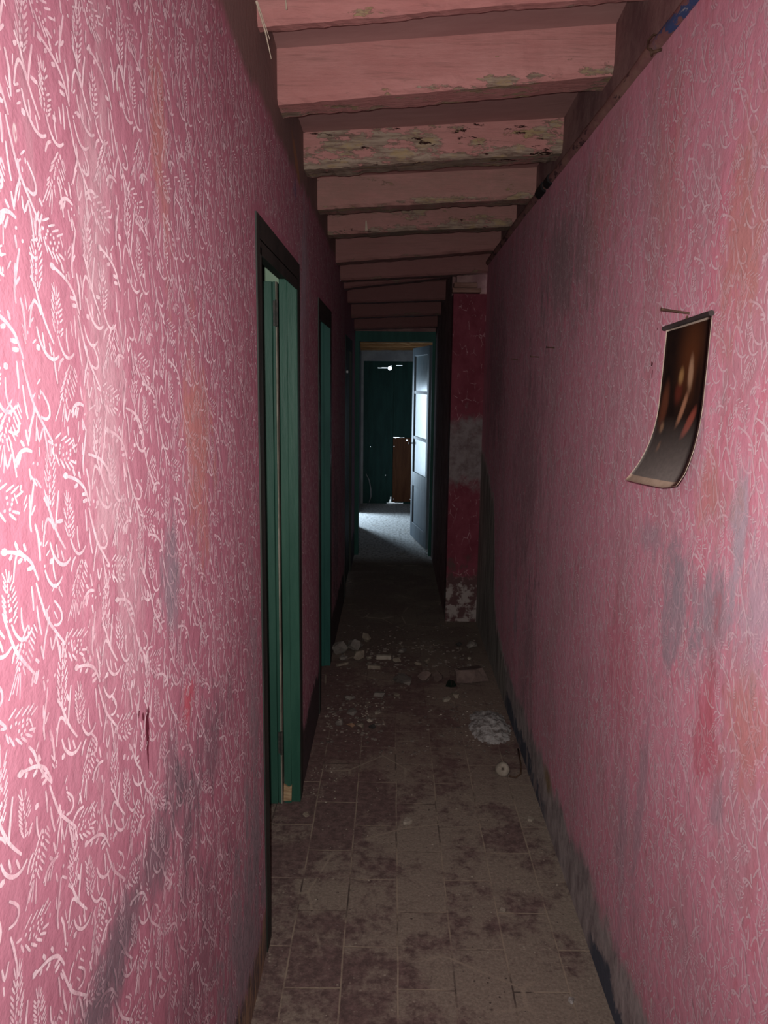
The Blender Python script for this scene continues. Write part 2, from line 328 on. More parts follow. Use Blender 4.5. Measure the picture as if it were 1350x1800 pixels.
def pipe_shader():
    m = NT('peeling_pipe_paint'); p = m.pos(); Y = m.xyz(p)[1]; n = m.noise(m.map(p, scale=(1, .7, 1)), 16, 4, .65); n2 = m.noise(m.map(p, scale=(1, .35, 1), loc=(1, 2, 3)), 22, 4, .7)
    b = m.mix(m.ramp(n, .35, .65), (0.30, 0.17, 0.14), (0.24, 0.11, 0.11))
    b = m.mix(m.math('MULTIPLY', m.ramp(n2, .49, .53), m.ramp(Y, 1.90, 1.80)), b, (0.055, 0.085, 0.20))
    b = m.mix(m.math('MULTIPLY', m.ramp(n2, .60, .64), m.ramp(Y, 1.76, 1.68)), b, (0.45, 0.42, 0.40))
    b = m.mix(m.ramp(m.math('ADD', m.math('MULTIPLY', m.math('SUBTRACT', n2, .5), .9), m.math('MULTIPLY', m.ramp(Y, 1.9, 2.4), .12)), .16, .20), b, (0.09, 0.045, 0.05))
    m.bump(n2, .5, .008); return m.done(b, .7)
pipeM = pipe_shader()

# ------------------------------------------------------------------ roller pattern (wheat ears, fronds and stalks, millimetres)
STROKES = [[3.0,52.0,29.0,58.0,13.0,70.0,-12.0,89.0,-33.0,105.0,-49.0],[3.0,-9.0,72.0,9.0,68.0,27.0,62.0,43.0,52.0,51.0,41.0,57.0,30.0],[5.4,-8.0,72.0,1.0,70.0],[3.5,15.0,76.0,20.0,68.0],[3.5,32.0,71.0,36.0,63.0],[3.5,11.0,65.0,5.0,62.0],[3.5,28.0,58.0,19.0,56.0],[3.5,49.0,45.0,35.0,46.0],[3.5,49.0,38.0,37.0,38.0],[2.7,88.0,1.0,101.0,-12.0,103.0,-22.0,95.0,-26.0,84.0,-23.0],[2.7,43.0,28.0,44.0,16.0,44.0,4.0],[2.7,50.0,7.0,52.0,-9.0,56.0,-24.0],[2.7,69.0,-2.0,71.0,-17.0,63.0,-30.0,57.0,-45.0],[2.7,86.0,-33.0,90.0,-47.0,93.0,-65.0],[1.9,112.0,-46.0,127.0,-41.0],[1.9,123.0,-49.0,138.0,-45.0],[1.9,134.0,-52.0,149.0,-48.0],[1.9,143.0,-55.0,158.0,-50.0],[1.9,151.0,-59.0,165.0,-56.0],[3.2,113.0,-51.0,114.0,-54.0],[3.2,120.0,-56.0,121.0,-58.0],[3.2,128.0,-55.0,129.0,-57.0],[3.2,127.0,-62.0,128.0,-65.0],[3.2,135.0,-61.0,136.0,-64.0],[3.2,144.0,-63.0,145.0,-66.0],[3.2,139.0,-67.0,140.0,-70.0],[3.2,122.0,-52.0,123.0,-55.0],[3.2,136.0,-56.0,137.0,-59.0],[3.2,145.0,-59.0,146.0,-62.0],[3.2,131.0,-67.0,132.0,-70.0],[3.2,118.0,-59.0,119.0,-62.0],[2.4,104.0,-55.0,108.0,-66.0],[2.4,111.0,-61.0,119.0,-74.0],[2.4,120.0,-67.0,131.0,-78.0],[2.4,131.0,-71.0,142.0,-81.0],[2.4,139.0,-72.0,151.0,-80.0],[2.4,145.0,-71.0,158.0,-75.0],[2.4,107.0,-51.0,96.0,-47.0],[3.0,-54.0,56.0,-45.0,46.0,-40.0,35.0,-29.0,16.0,-12.0,-4.0],[2.7,-61.0,9.0,-56.0,25.0,-49.0,34.0,-41.0,30.0,-36.0,22.0],[3.0,-32.0,22.0,-27.0,39.0,-20.0,58.0],[2.7,0.0,5.0,6.0,-6.0,16.0,-15.0,28.0,-16.0,38.0,-11.0],[2.4,21.0,14.0,20.0,1.0,24.0,-12.0],[3.0,-48.0,11.0,-42.0,-3.0,-29.0,-15.0,-14.0,-19.0,-2.0,-15.0],[2.7,-35.0,6.0,-32.0,-9.0],[2.7,-22.0,-3.0,-17.0,-15.0],[2.7,10.0,-17.0,2.0,-21.0,-4.0,-30.0],[4.6,-51.0,-8.0,-43.0,-9.0],[2.7,-60.0,124.0,-57.0,111.0,-48.0,122.0],[2.4,-58.0,105.0,-58.0,96.0],[3.0,-79.0,87.0,-77.0,76.0],[3.0,-71.0,77.0,-78.0,60.0,-85.0,41.0,-84.0,28.0],[2.7,-82.0,63.0,-84.0,50.0],[2.7,-74.0,52.0,-83.0,44.0],[3.2,-75.0,34.0,-70.0,20.0,-69.0,-3.0],[3.0,-73.0,102.0,-85.0,105.0,-97.0,103.0,-107.0,96.0],[3.0,-93.0,114.0,-86.0,108.0],[3.0,-81.0,123.0,-77.0,108.0],[3.0,-99.0,103.0,-104.0,91.0],[3.0,-93.0,102.0,-100.0,93.0],[3.0,-87.0,101.0,-95.0,90.0],[1.8,-48.0,47.0,-52.0,57.0],[1.8,-40.0,44.0,-33.0,51.0],[2.4,-45.0,46.0,-44.0,51.0],[2.4,-41.0,47.0,-41.0,52.0],[1.8,-48.0,53.0,-52.0,64.0],[1.8,-38.0,50.0,-30.0,57.0],[2.4,-44.0,52.0,-43.0,57.0],[1.8,-47.0,59.0,-52.0,70.0],[1.8,-36.0,56.0,-29.0,63.0],[2.4,-43.0,58.0,-42.0,63.0],[2.4,-39.0,59.0,-39.0,64.0],[1.8,-46.0,65.0,-51.0,76.0],[1.8,-35.0,62.0,-27.0,69.0],[2.4,-42.0,64.0,-41.0,69.0],[1.8,-45.0,71.0,-50.0,82.0],[1.8,-34.0,68.0,-26.0,75.0],[2.4,-41.0,70.0,-40.0,75.0],[2.4,-37.0,72.0,-36.0,76.0],[1.8,-43.0,77.0,-48.0,87.0],[1.8,-33.0,74.0,-26.0,82.0],[2.4,-40.0,76.0,-38.0,81.0],[1.8,-41.0,83.0,-45.0,93.0],[1.8,-33.0,81.0,-26.0,88.0],[2.4,-39.0,82.0,-37.0,87.0],[2.4,-34.0,84.0,-34.0,88.0],[1.8,-40.0,89.0,-43.0,99.0],[1.8,-32.0,87.0,-26.0,95.0],[2.4,-38.0,88.0,-36.0,93.0],[1.6,-38.0,95.0,-40.0,109.0],[1.6,-36.0,94.0,-34.0,112.0],[1.6,-33.0,94.0,-28.0,109.0],[1.6,-32.0,93.0,-24.0,105.0],[1.8,-5.0,8.0,-10.0,16.0],[1.8,4.0,4.0,11.0,9.0],[2.4,-2.0,7.0,-1.0,10.0],[2.4,2.0,7.0,2.0,10.0],[1.8,-6.0,12.0,-11.0,21.0],[1.8,5.0,9.0,12.0,13.0],[2.4,-2.0,11.0,-1.0,15.0],[1.8,-6.0,17.0,-12.0,26.0],[1.8,5.0,13.0,13.0,17.0],[2.4,-2.0,16.0,-1.0,19.0],[2.4,2.0,16.0,2.0,20.0],[1.8,-6.0,22.0,-12.0,30.0],[1.8,5.0,18.0,13.0,22.0],[2.4,-2.0,21.0,-1.0,24.0],[1.8,-6.0,26.0,-12.0,35.0],[1.8,5.0,23.0,13.0,27.0],[2.4,-2.0,25.0,-1.0,28.0],[2.4,2.0,26.0,2.0,29.0],[1.8,-6.0,31.0,-11.0,39.0],[1.8,4.0,28.0,12.0,32.0],[2.4,-3.0,30.0,-1.0,33.0],[1.8,-5.0,35.0,-10.0,43.0],[1.8,4.0,32.0,10.0,37.0],[2.4,-3.0,34.0,-1.0,38.0],[2.4,2.0,35.0,2.0,38.0],[1.8,-5.0,40.0,-9.0,47.0],[1.8,3.0,37.0,9.0,42.0],[2.4,-3.0,39.0,-2.0,42.0],[1.6,-4.0,44.0,-10.0,54.0],[1.6,-2.0,43.0,-4.0,56.0],[1.6,1.0,43.0,3.0,53.0],[1.6,2.0,42.0,7.0,48.0],[1.8,157.0,27.0,150.0,21.0],[1.8,168.0,24.0,174.0,14.0],[2.4,160.0,26.0,161.0,21.0],[2.4,166.0,22.0,165.0,18.0],[1.8,153.0,22.0,145.0,17.0],[1.8,165.0,19.0,172.0,9.0],[2.4,157.0,21.0,157.0,17.0],[1.8,149.0,18.0,140.0,12.0],[1.8,162.0,14.0,170.0,4.0],[2.4,153.0,17.0,154.0,12.0],[2.4,159.0,12.0,158.0,9.0],[1.8,146.0,13.0,137.0,8.0],[1.8,159.0,9.0,166.0,-1.0],[2.4,150.0,12.0,150.0,7.0],[1.8,142.0,9.0,133.0,3.0],[1.8,155.0,5.0,162.0,-6.0],[2.4,146.0,7.0,147.0,3.0],[2.4,152.0,3.0,151.0,0.0],[1.8,139.0,4.0,131.0,-1.0],[1.8,151.0,0.0,158.0,-10.0],[2.4,143.0,3.0,143.0,-2.0],[1.8,136.0,-1.0,129.0,-6.0],[1.8,147.0,-4.0,153.0,-14.0],[2.4,139.0,-2.0,140.0,-6.0],[2.4,145.0,-6.0,144.0,-9.0],[1.8,134.0,-5.0,127.0,-11.0],[1.8,143.0,-8.0,147.0,-18.0],[2.4,136.0,-6.0,136.0,-10.0],[1.6,131.0,-10.0,115.0,-29.0],[1.6,134.0,-11.0,122.0,-26.0],[1.6,137.0,-12.0,129.0,-30.0],[1.6,139.0,-12.0,134.0,-36.0]]
def spline(P, k=3):
    if len(P) == 2: return [P[0], ((P[0][0] + P[1][0]) / 2, (P[0][1] + P[1][1]) / 2), P[1]]
    out = []
    for i in range(len(P) - 1):
        a, b, c, d = P[max(i - 1, 0)], P[i], P[i + 1], P[min(i + 2, len(P) - 1)]
        for j in range(k):
            t = j / k
            out.append(tuple(0.5 * (2 * b[q] + (c[q] - a[q]) * t + (2 * a[q] - 5 * b[q] + 4 * c[q] - d[q]) * t * t + (3 * b[q] - a[q] - 3 * c[q] + d[q]) * t ** 3) for q in (0, 1)))
    out.append(P[-1]); return out
RIB = []
for st in STROKES:
    w = st[0] * 1.14e-3; P = [(st[i] * 1e-3, st[i + 1] * 1e-3) for i in range(1, len(st), 2)]; S = spline(P); n = len(S); L = []
    for i in range(n):
        a, b = S[max(i - 1, 0)], S[min(i + 1, n - 1)]; dx, dz = b[0] - a[0], b[1] - a[1]; q = math.hypot(dx, dz) or 1
        t = i / (n - 1); ww = w * 0.5 * (0.45 + 0.75 * math.sin(math.pi * (0.12 + 0.76 * t)) ** 0.8)
        L.append((S[i][0] - dz / q * ww, S[i][1] + dx / q * ww, S[i][0] + dz / q * ww, S[i][1] - dx / q * ww))
    RIB.append(np.array(L))
def pattern(mb, x, out, y0, y1, z0, z1, flip, holes=(), seed=1, drop=0.10, X=None):
    """stamps the roller's repeat over one wall face; OUT is the face's outward direction in X"""
    rnd = random.Random(seed); dy, dz = 0.130, 0.2065
    V = []; F = []; o = 0
    for c in range(int((y1 - y0) / dy) + 2):
        yc = y0 + (c - 0.3) * dy + rnd.uniform(-.004, .004)
        zs = ((1.423 + (-0.043 if flip else 0.043) * ((yc - .759) / dy) + rnd.uniform(-.012, .012)) % dz)
        for r in range(-1, int((z1) / dz) + 2):
            zc = zs + r * dz
            if zc < z0 - .2 or zc > z1 + .2: continue
            for R in RIB:
                if rnd.random() < drop: continue
                A = R
                ya = yc + (-A[:, 0] if flip else A[:, 0]); yb = yc + (-A[:, 2] if flip else A[:, 2]); za = zc + A[:, 1]; zb = zc + A[:, 3]
                lo, hi, zl, zh = min(ya.min(), yb.min()), max(ya.max(), yb.max()), min(za.min(), zb.min()), max(za.max(), zb.max())
                if lo < y0 or hi > y1 or zl < z0 or zh > z1 + rnd.uniform(-.05, .02): continue
                if any(hi > h[0] and lo < h[1] and zl < h[2] for h in holes): continue
                n = len(ya)
                pts = np.empty((2 * n, 3)); pts[0::2, 1] = ya; pts[1::2, 1] = yb; pts[0::2, 2] = za; pts[1::2, 2] = zb; pts[:, 0] = x + out * rnd.uniform(0.0003, 0.0016)
                V.append(pts)
                i = np.arange(n - 1) * 2 + o
                q = np.stack([i, i + 2, i + 3, i + 1] if (out > 0) else [i, i + 1, i + 3, i + 2], 1); F.append(q); o += 2 * n
    if not V: return
    mb.add(np.concatenate(V).tolist(), np.concatenate(F).tolist(), 1)

# ------------------------------------------------------------------ the setting
XL, XR, XU = -0.335, 0.585, 0.618
D1 = (1.976, 2.74, 1.942); D2 = (3.55, 4.17, 1.905)       # openings in the left wall: from, to, top
D5 = (5.55, 6.35, 1.86)
mb = MB(); T = 0.058; top = 2.75
for a, b in ((-1.4, D1[0]), (D1[1], D2[0]), (D2[1], D5[0]), (D5[1], 7.0)): mb.box(XL - T, XL, a, b, 0, top)
for d in (D1, D2, D5): mb.box(XL - T, XL, d[0], d[1], d[2], top)
CAS = 0.046
holes = [(d[0] - CAS - .01, d[1] + CAS + .01, d[2] + .07) for d in (D1, D2, D5)]
pattern(mb, XL, 1, 0.30, 5.4, 0.10, 2.29, False, holes, 3, 0.06)
pattern(mb, XL, 1, 0.625, 3.4, 0.20, 2.29, False, holes, 21, 0.84)
tag(mb.build('wall_left', [wallL, strokeL]), kind='structure')

mb = MB(); mb.box(XR, XR + .12, -1.4, 5.0, 0, 2.335); mb.box(XU, XU + .087, -1.4, 5.02, 2.335, top)
pattern(mb, XR, -1, 0.30, 4.6, 0.12, 2.30, True, (), 8, 0.12)
pattern(mb, XR, -1, 0.37, 3.2, 0.20, 2.30, True, (), 31, 0.75)
tag(mb.build('wall_right', [wallR, strokeR]), kind='structure')
# the plain strip of wall over the pipe
mb = MB(); mb.box(XU - .012, XU, -1.4, 5.0, 2.335, 2.72)
tag(mb.build('wall_upper', upperM), kind='structure')
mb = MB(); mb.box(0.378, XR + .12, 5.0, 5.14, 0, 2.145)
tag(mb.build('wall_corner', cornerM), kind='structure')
mb = MB(); mb.box(0.378, 0.458, 5.14, 7.0, 0, top)
mb.box(0.40, XR + .12, 5.06, 5.14, 2.145, top)
tag(mb.build('wall_passage', upperM), kind='structure')
mb = MB(); mb.box(-3.2, 2.5, -1.5, 11.2, -0.10, 0.0)
tag(mb.build('floor', floorM), kind='structure')

# end wall of the passage with its door opening
mb = MB(); mb.box(XL - T, -0.31, 7.0, 7.10, 0, top); mb.box(0.385, 2.5, 7.0, 7.10, 0, top); mb.box(-0.31, 0.385, 7.0, 7.10, 2.02, top)
tag(mb.build('wall_end', upperM), kind='structure')
# room beyond: side walls, back wall, lintel
mb = MB(); mb.box(-0.50, -0.40, 7.10, 8.45, 0, top); mb.box(-0.50, -0.40, 9.30, 10.2, 0, top); mb.box(-0.50, -0.40, 8.45, 9.30, 1.56, top); mb.box(XL - T - .1, XL - T, 7.0, 7.1, 0, top)
tag(mb.build('wall_far_left', greyP), kind='structure')
mb = MB(); mb.box(1.20, 1.30, 7.10, 10.2, 0, top); tag(mb.build('wall_far_right', greyP), kind='structure')
mb = MB(); mb.box(-0.50, -0.37, 10.0, 10.12, 0, top); mb.box(0.45, 1.3, 10.0, 10.12, 0, top); mb.box(-0.37, 0.45, 10.0, 10.12, 1.845, top)
tag(mb.build('wall_back', greyP), kind='structure')
# side recess that lets the daylight in
mb = MB(); mb.box(-1.6, -1.5, 8.0, 10.3, 0, top); mb.box(-1.6, -.5, 8.2, 8.3, 0, top); mb.box(-1.6, -.5, 10.0, 10.1, 0, top)
tag(mb.build('wall_recess', greyP), kind='structure')
mb = MB(); mb.box(-1.6, 1.3, 7.05, 10.2, 2.13, 2.2); tag(mb.build('ceiling_far', brownB), kind='structure')
# room behind the first door
mb = MB(); mb.box(-2.6, XL - T, 3.30, 3.38, 0, top); mb.box(-2.7, -2.6, .3, 3.38, 0, top); mb.box(-2.6, XL - T, .3, .38, 0, top); mb.box(-2.7, XL - T, .3, 3.38, 2.5, 2.58)
tag(mb.build('wall_side_room', roomM), kind='structure')
mb = MB(); mb.box(-1.6, XL - T, 4.9, 4.98, 0, top); mb.box(-1.68, -1.6, 3.38, 4.98, 0, top); mb.box(-1.6, XL - T, 3.38, 4.98, 2.5, 2.58)
tag(mb.build('wall_second_room', greenM), kind='structure')
mb = MB(); mb.box(XL - T, XR + .12, -1.5, -1.4, 0, top)
tag(mb.build('wall_behind', upperM), kind='structure')

# ceiling boards and beams: (far edge Y, left z, right z, right x, damage)
BE = [(2.05, 2.434, 2.516, 0.35), (2.45, 2.367, 2.450, 0.42), (3.10, 2.360, 2.426, 1.0), (3.62, 2.329, 2.386, 0.6), (4.15, 2.319, 2.370, 0.9), (4.70, 2.264, 2.344, .35),
      (5.10, 2.215, 2.274, 0.3), (5.45, 2.205, 2.291, .3), (5.90, 2.157, 2.185, .3), (6.40, 2.088, 2.122, .3), (6.9, 2.03, 2.06, .3)]
BL = [(1.30, 2.44, 2.54, .1)] + BE
BH, BW = 0.118, 0.125
mb = MB(); k = 10; ys = [-1.5, 0.5] + [b[0] - BW / 2 for b in BL] + [7.05]
def zl_at(y, side):
    A = [(b[0], b[1 + side]) for b in BL]
    if y <= A[0][0]: return A[0][1] + BH
    for (a, za), (b, zb) in zip(A, A[1:]):
        if a <= y <= b: return za + (zb - za) * (y - a) / (b - a) + BH
    return A[-1][1] + BH
for a, b in zip(ys, ys[1:]):
    P = []
    for dz in (0.0, .04):
        P += [(XL - T, a, zl_at(a, 0) + dz), (XU + .087, a, zl_at(a, 1) + dz), (XU + .087, b, zl_at(b, 1) + dz), (XL - T, b, zl_at(b, 0) + dz)]
    mb.hexa(P)
tag(mb.build('ceiling', ceilM), kind='structure')
def beam(yf, zl, zr, dmg, seed, xr, name='ceiling_beam', mat=None, x0=XL, w=BW, h=BH, brown=0.0, far_shade=0.0):
    rnd = random.Random(seed); n = 48; V = []; F = []
    for i in range(n + 1):
        t = i / n; x = x0 + (xr - x0) * t; z = zl + (zr - zl) * t + 0.004 * mnoise.noise((x * 3, seed, 0)); s = 0.7 + 0.8 * dmg
        def j(q): return 0.0035 * s * mnoise.noise((x * 14, seed * 3.1, q)) + 0.0018 * s * rnd.uniform(-1, 1)
        top = z + h + .03
        V += [(x, yf - w, top), (x, yf - w + j(1) * .5, z + .30 * h + .5 * j(2)), (x, yf - w + .004 + j(3), z + .012 + j(4)), (x, yf - w + .016 + j(7), z + .5 * j(8)), (x, yf - .006 + j(5), z + j(6)), (x, yf, z + .02), (x, yf, top)]
    c = 7
    for i in range(n):
        for q in range(c): F.append((i * c + q, i * c + (q + 1) % c, (i + 1) * c + (q + 1) % c, (i + 1) * c + q))
    F.append(tuple(range(c))[::-1]); F.append(tuple(n * c + q for q in range(c)))
    m = MB(); m.add(V, F); o = m.build(name, mat or beamM); o.color = (dmg, brown, far_shade, 1)
    wa = o.data.attributes.new('wear', 'FLOAT', 'POINT'); wa.data.foreach_set('value', [0, .15, 1.0, .9, 1.1, .8, 0] * (n + 1)); return o
BLAB = ['nearest pink ceiling beam, at the top edge of the photo, smooth paint', 'second pink beam from the camera, broad and smooth, with small knots', 'third pink beam from the camera, badly peeled with dark gouges',
        'fourth pink beam from the camera, brownish, just behind the gouged one', 'fifth beam from the camera, paint peeled to brown wood', 'sixth beam from the camera, dusky pink, in front of the corner cap',
        'seventh beam from the camera, resting just above the corner wood cap', 'dim pink beam just behind the corner cap', 'dim pink beam third from the end door', 'dim pink beam second from the end door', 'last dark beam directly above the end door frame']
for i, b in enumerate(BE):
    o = beam(b[0], b[1], b[2], b[3], i + 1, XU - .012 if b[0] < 5.05 else (XU if b[0] < 5.2 else 0.378), brown=(0, .05, .25, .75, .6, .5, .3, .2, .2, .2, .2)[i], w=(.05 if i == 0 else BW), far_shade=(0, 0, 0, .1, .2, .5, .7, .8, .85, .85, .85)[i])  # last value list darkens farther beams, shade put into their colour
    tag(o, BLAB[i], 'beam', 'beams across the passage ceiling')
FLAB = ['nearest brown beam in the far room', 'second brown beam in the far room, seen through the end door', 'third brown beam in the far room, seen through the end door', 'brown beam nearest the back wall of the far room']
for i, y in enumerate((7.9, 8.6, 9.25, 9.85)):
    o = beam(y, 2.0 - .01 * i, 2.02 - .01 * i, .3, 40 + i, 1.2, mat=brownB, x0=-.40); tag(o, FLAB[i], 'beam', 'beams in the far room')

# wooden cap on the wall corner
capM = simple('weathered_cap_wood', (0.20, 0.10, 0.08), (0.30, 0.17, 0.14), (1, 6, 8), 9, .8, .4)
mb = MB(); mb.box(0.368, 0.548, 4.975, 5.06, 2.150, 2.178); mb.box(0.378, 0.525, 4.985, 5.06, 2.180, 2.212)
tag(mb.build('wood_lintel', capM, bevel=.004), 'brown two layer wood cap on top of the crimson wall corner', 'lintel')

# ------------------------------------------------------------------ doors
def side_door(idx, d, jm, lm, leaf=True, lab=''):
    y0, y1, zt = d; e = empty('door_%d' % idx, (XL, (y0 + y1) / 2, 0)); tag(e, kind='structure')
    inv = Matrix.Translation(-Vector(e.location))
    def put(o): o.matrix_parent_inverse = inv; return o
    m = MB(); c = CAS; t = .004; zc = zt - .037; zo = zt + .055           # flat dark casing round the opening
    m.hexa([(XL, y0 - c, 0), (XL + t, y0 - c, 0), (XL + t, y0, 0), (XL, y0, 0), (XL, y0 - c, zo), (XL + t, y0 - c, zo), (XL + t, y0, zc), (XL, y0, zc)])
    m.hexa([(XL, y1, 0), (XL + t, y1, 0), (XL + t, y1 + .06, 0), (XL, y1 + .06, 0), (XL, y1, zc), (XL + t, y1, zc), (XL + t, y1 + .06, zo), (XL, y1 + .06, zo)])
    m.hexa([(XL, y0, zc), (XL + t, y0, zc), (XL + t, y1, zc), (XL, y1, zc), (XL, y0 - c, zo), (XL + t, y0 - c, zo), (XL + t, y1 + .06, zo), (XL, y1 + .06, zo)])
    put(m.build('door_casing', darkM, e))
    m = MB()
    m.box(XL - T, XL + .0035, y1 - .022, y1 - .001, 0, zt - .001); m.box(XL - T, XL - .030, y1 - .030, y1 - .022, 0, zt - .006)
    put(m.build('jamb', jm, e, bevel=.002))
    m = MB(); m.box(XL - T, XL + .004, y0 + .001, y0 + .02, 0, zt - .02); m.box(XL - T, XL + .004, y0 + .001, y1 - .023, zt - .0035, zt - .0005)
    put(m.build('head_jamb', darkM, e))
    if not leaf: return e, put
    xa = XL - T - .004; ya, yb = y1 - .058, y1 - .022; zb, zz = 0.012, zt - .016; W = .68
    m = MB()
    m.box(xa - .070, xa - .016, ya, yb, zb, zz); m.box(xa - .013, xa - .004, ya + .003, yb, zb, zz); m.box(xa - .016, xa - .013, ya + .01, yb, zb, zz)        # hinge stile and its rounded edge strip
    m.box(xa - W, xa - W + .08, ya, yb, zb, zz)
    for a, b in ((zb, .20), (.86, .98), (zz - .10, zz)): m.box(xa - W + .08, xa - .070, ya, yb, a, b)
    m.box(xa - W + .08, xa - .070, ya + .012, yb - .012, .20, .86); m.box(xa - W + .08, xa - .070, ya + .012, yb - .012, .98, zz - .10)
    lf = put(m.build('door_leaf', lm, e, bevel=.003))
    m = MB(); m.box(xa - .0035, xa + .0005, ya + .001, yb, zb, zz); tag(put(m.build('edge_bead', beadM if lm is greenM else darkM, e)), 'bare pale wood edge showing along the hinge gap')
    for z in (.26, zz - .105):
        m = MB(); m.tube([(xa + .001, ya - .004, z - .045), (xa + .001, ya - .004, z + .045)], .005, 8); m.box(xa - .012, xa - .002, ya - .001, ya + .004, z - .042, z + .042)
        h = m.build('hinge', hingeM, e); put(h)
    return e, put
e, put = side_door(1, D1, greenJ, greenM)
m = MB(); m.add([(XL - .060, 2.7025, .012), (XL - .030, 2.7025, .014), (XL - .028, 2.7025, .075), (XL - .040, 2.7025, .068), (XL - .058, 2.7025, .082), (XL - .060, 2.712, .012), (XL - .030, 2.712, .014), (XL - .028, 2.712, .075), (XL - .040, 2.712, .068), (XL - .058, 2.712, .082)],
              [(0, 1, 2, 3, 4), (5, 9, 8, 7, 6)] + [(i, i + 5, (i + 1) % 5 + 5, (i + 1) % 5) for i in range(5)])
tag(put(m.build('worn_patch', bareW, e)), 'bare yellow wood where the jamb foot is worn')
side_door(2, D2, dgreenM, greenM)
e, put = side_door(5, D5, darkM, darkM, leaf=False)
m = MB(); m.box(XL - .06, XL - .02, D5[0] + .021, D5[1] - .037, .01, D5[2] - .022)
for i in range(4): m.box(XL - .02, XL - .012, D5[0] + .03 + i * .18, D5[0] + .19 + i * .18, .02, D5[2] - .03)
put(m.build('door_leaf', darkM, e))
m = MB(); m.tube([(XL - .012, 5.68, 1.66), (XL + .012, 5.68, 1.66)], [.007, .010], 10)
put(m.build('door_knob', whiteP, e))

# end door: dark green frame and a half glazed leaf folded back into the far room
e = empty('door_3', (0.04, 7.05, 0)); tag(e, kind='structure'); inv3 = Matrix.Translation(-Vector(e.location))
m = MB(); m.box(-0.375, -0.298, 6.965, 7.0, 0, 2.03); m.box(0.352, 0.378, 6.965, 7.0, 0, 2.03); m.box(-.298, .352, 6.965, 7.0, 1.945, 2.03); m.box(-.31, -.298, 7.0, 7.1, 0, 1.945); m.box(.372, .385, 7.0, 7.1, 0, 1.945); m.box(-.298, .372, 7.0, 7.1, 1.945, 2.02)
m.build('door_frame', dgreenM, e).matrix_parent_inverse = inv3
hx, hy = 0.368, 7.105; ang = math.radians(100.5); W = .72
def lp(u, t, z): return (hx + math.cos(ang) * u - math.sin(ang) * t * -1 * -1, hy + math.sin(ang) * u + math.cos(ang) * t, z)
def lbox(m, u0, u1, t0, t1, z0, z1): m.hexa([lp(u0, t0, z0), lp(u0, t1, z0), lp(u1, t1, z0), lp(u1, t0, z0), lp(u0, t0, z1), lp(u0, t1, z1), lp(u1, t1, z1), lp(u1, t0, z1)])
m = MB(); th = .036
lbox(m, 0, .075, 0, th, .03, 1.92); lbox(m, W - .075, W, 0, th, .03, 1.92)
for a, b in ((.03, .18), (.56, .70), (1.84, 1.92)): lbox(m, .075, W - .075, 0, th, a, b)
lbox(m, .075, W - .075, .012, th - .012, .18, .56)
lf = m.build('door_leaf', blueP, e, bevel=.003); lf.matrix_parent_inverse = inv3
for z in (1.045, 1.49):
    m = MB(); lbox(m, .075, W - .075, .004, th - .004, z - .014, z + .014); m.build('glazing_bar', whiteP, lf)
for a, b in ((.70, 1.031), (1.059, 1.476), (1.504, 1.84)):
    m = MB(); lbox(m, .075, W - .075, .014, .022, a, b); m.build('pane', paneM, lf)
m = MB(); m.tube([lp(W - .03, th, .98), lp(W - .03, th + .03, .98), lp(W - .03, th + .035, .98)], [.006, .012, .012], 10); tag(m.build('door_knob', rustM, lf))

# back door: two dark green leaves with cracks that let the day through
e = empty('door_4', (0.04, 10.03, 0)); tag(e, kind='structure'); inv4 = Matrix.Translation(-Vector(e.location))
def holed(m, x0, x1, z0, z1, y0, y1, holes, mi=0):
    xs = sorted({x0, x1} | {min(max(h[i], x0), x1) for h in holes for i in (0, 1)}); zs = sorted({z0, z1} | {min(max(h[i], z0), z1) for h in holes for i in (2, 3)})
    for a, b in zip(xs, xs[1:]):
        run = None
        for c, d in zip(zs, zs[1:]):
            u, w = (a + b) / 2, (c + d) / 2
            if any(h[0] < u < h[1] and h[2] < w < h[3] for h in holes):
                if run: m.box(a, b, y0, y1, run[0], run[1], mi); run = None
            else: run = (run[0], d) if run else (c, d)
        if run: m.box(a, b, y0, y1, run[0], run[1], mi)
HO = []
for i in range(9):                                                # the round break at the top, as a stack of slots
    t = -1 + 2 * (i + .5) / 9; r = .026 * math.sqrt(1 - t * t); HO.append((-.035 - r, -.035 + r, 1.757 + t * .026 - .0032, 1.757 + t * .026 + .0032))
HO += [(-.19, -.05, 1.756, 1.762), (-.14, -.05, 1.759, 1.766), (-.03, -.012, 1.783, 1.789), (-.28, -.272, .742, .750), (-.077, -.068, .365, .380)]
HR = [(.045, .125, 1.79, 1.794), (.022, .10, .868, .876), (.10, .13, .866, .871), (.04, .06, .862, .868), (.14, .165, .868, .873), (.028, .036, .752, .760), (.19, .21, .83, .85), (.03, .037, .058, .066), (.25, .258, .055, .066), (.06, .10, .012, .016)]
m = MB(); holed(m, -.372, .003, -.002, 1.848, 10.02, 10.05, HO + [(-.055, .01, 0, .012), (-.03, .01, 0, .03), (-.018, .01, .02, .055), (-.008, .01, .05, .09)])
for a, b in ((.10, .78), (.92, 1.70)):
    m.box(-.30, -.285, 10.012, 10.02, a, b); m.box(-.075, -.06, 10.012, 10.02, a, b)
m.box(-.028, .012, 10.004, 10.02, .10, 1.735)
l1 = m.build('door_leaf', nightM, e); l1.matrix_parent_inverse = inv4
m = MB(); holed(m, .003, .455, -.002, 1.848, 10.022, 10.05, HR + [(0, .05, 0, .018), (.05, .16, 0, .010)])
m.box(.03, .045, 10.014, 10.022, .95, 1.70)
l2 = m.build('door_leaf', nightM, e); l2.matrix_parent_inverse = inv4
m = MB(); holed(m, .02, .44, .03, .868, 10.006, 10.021, HR)
tag(m.build('patch_panel', brownD, l2), 'brown bare wood panel in the lower half')
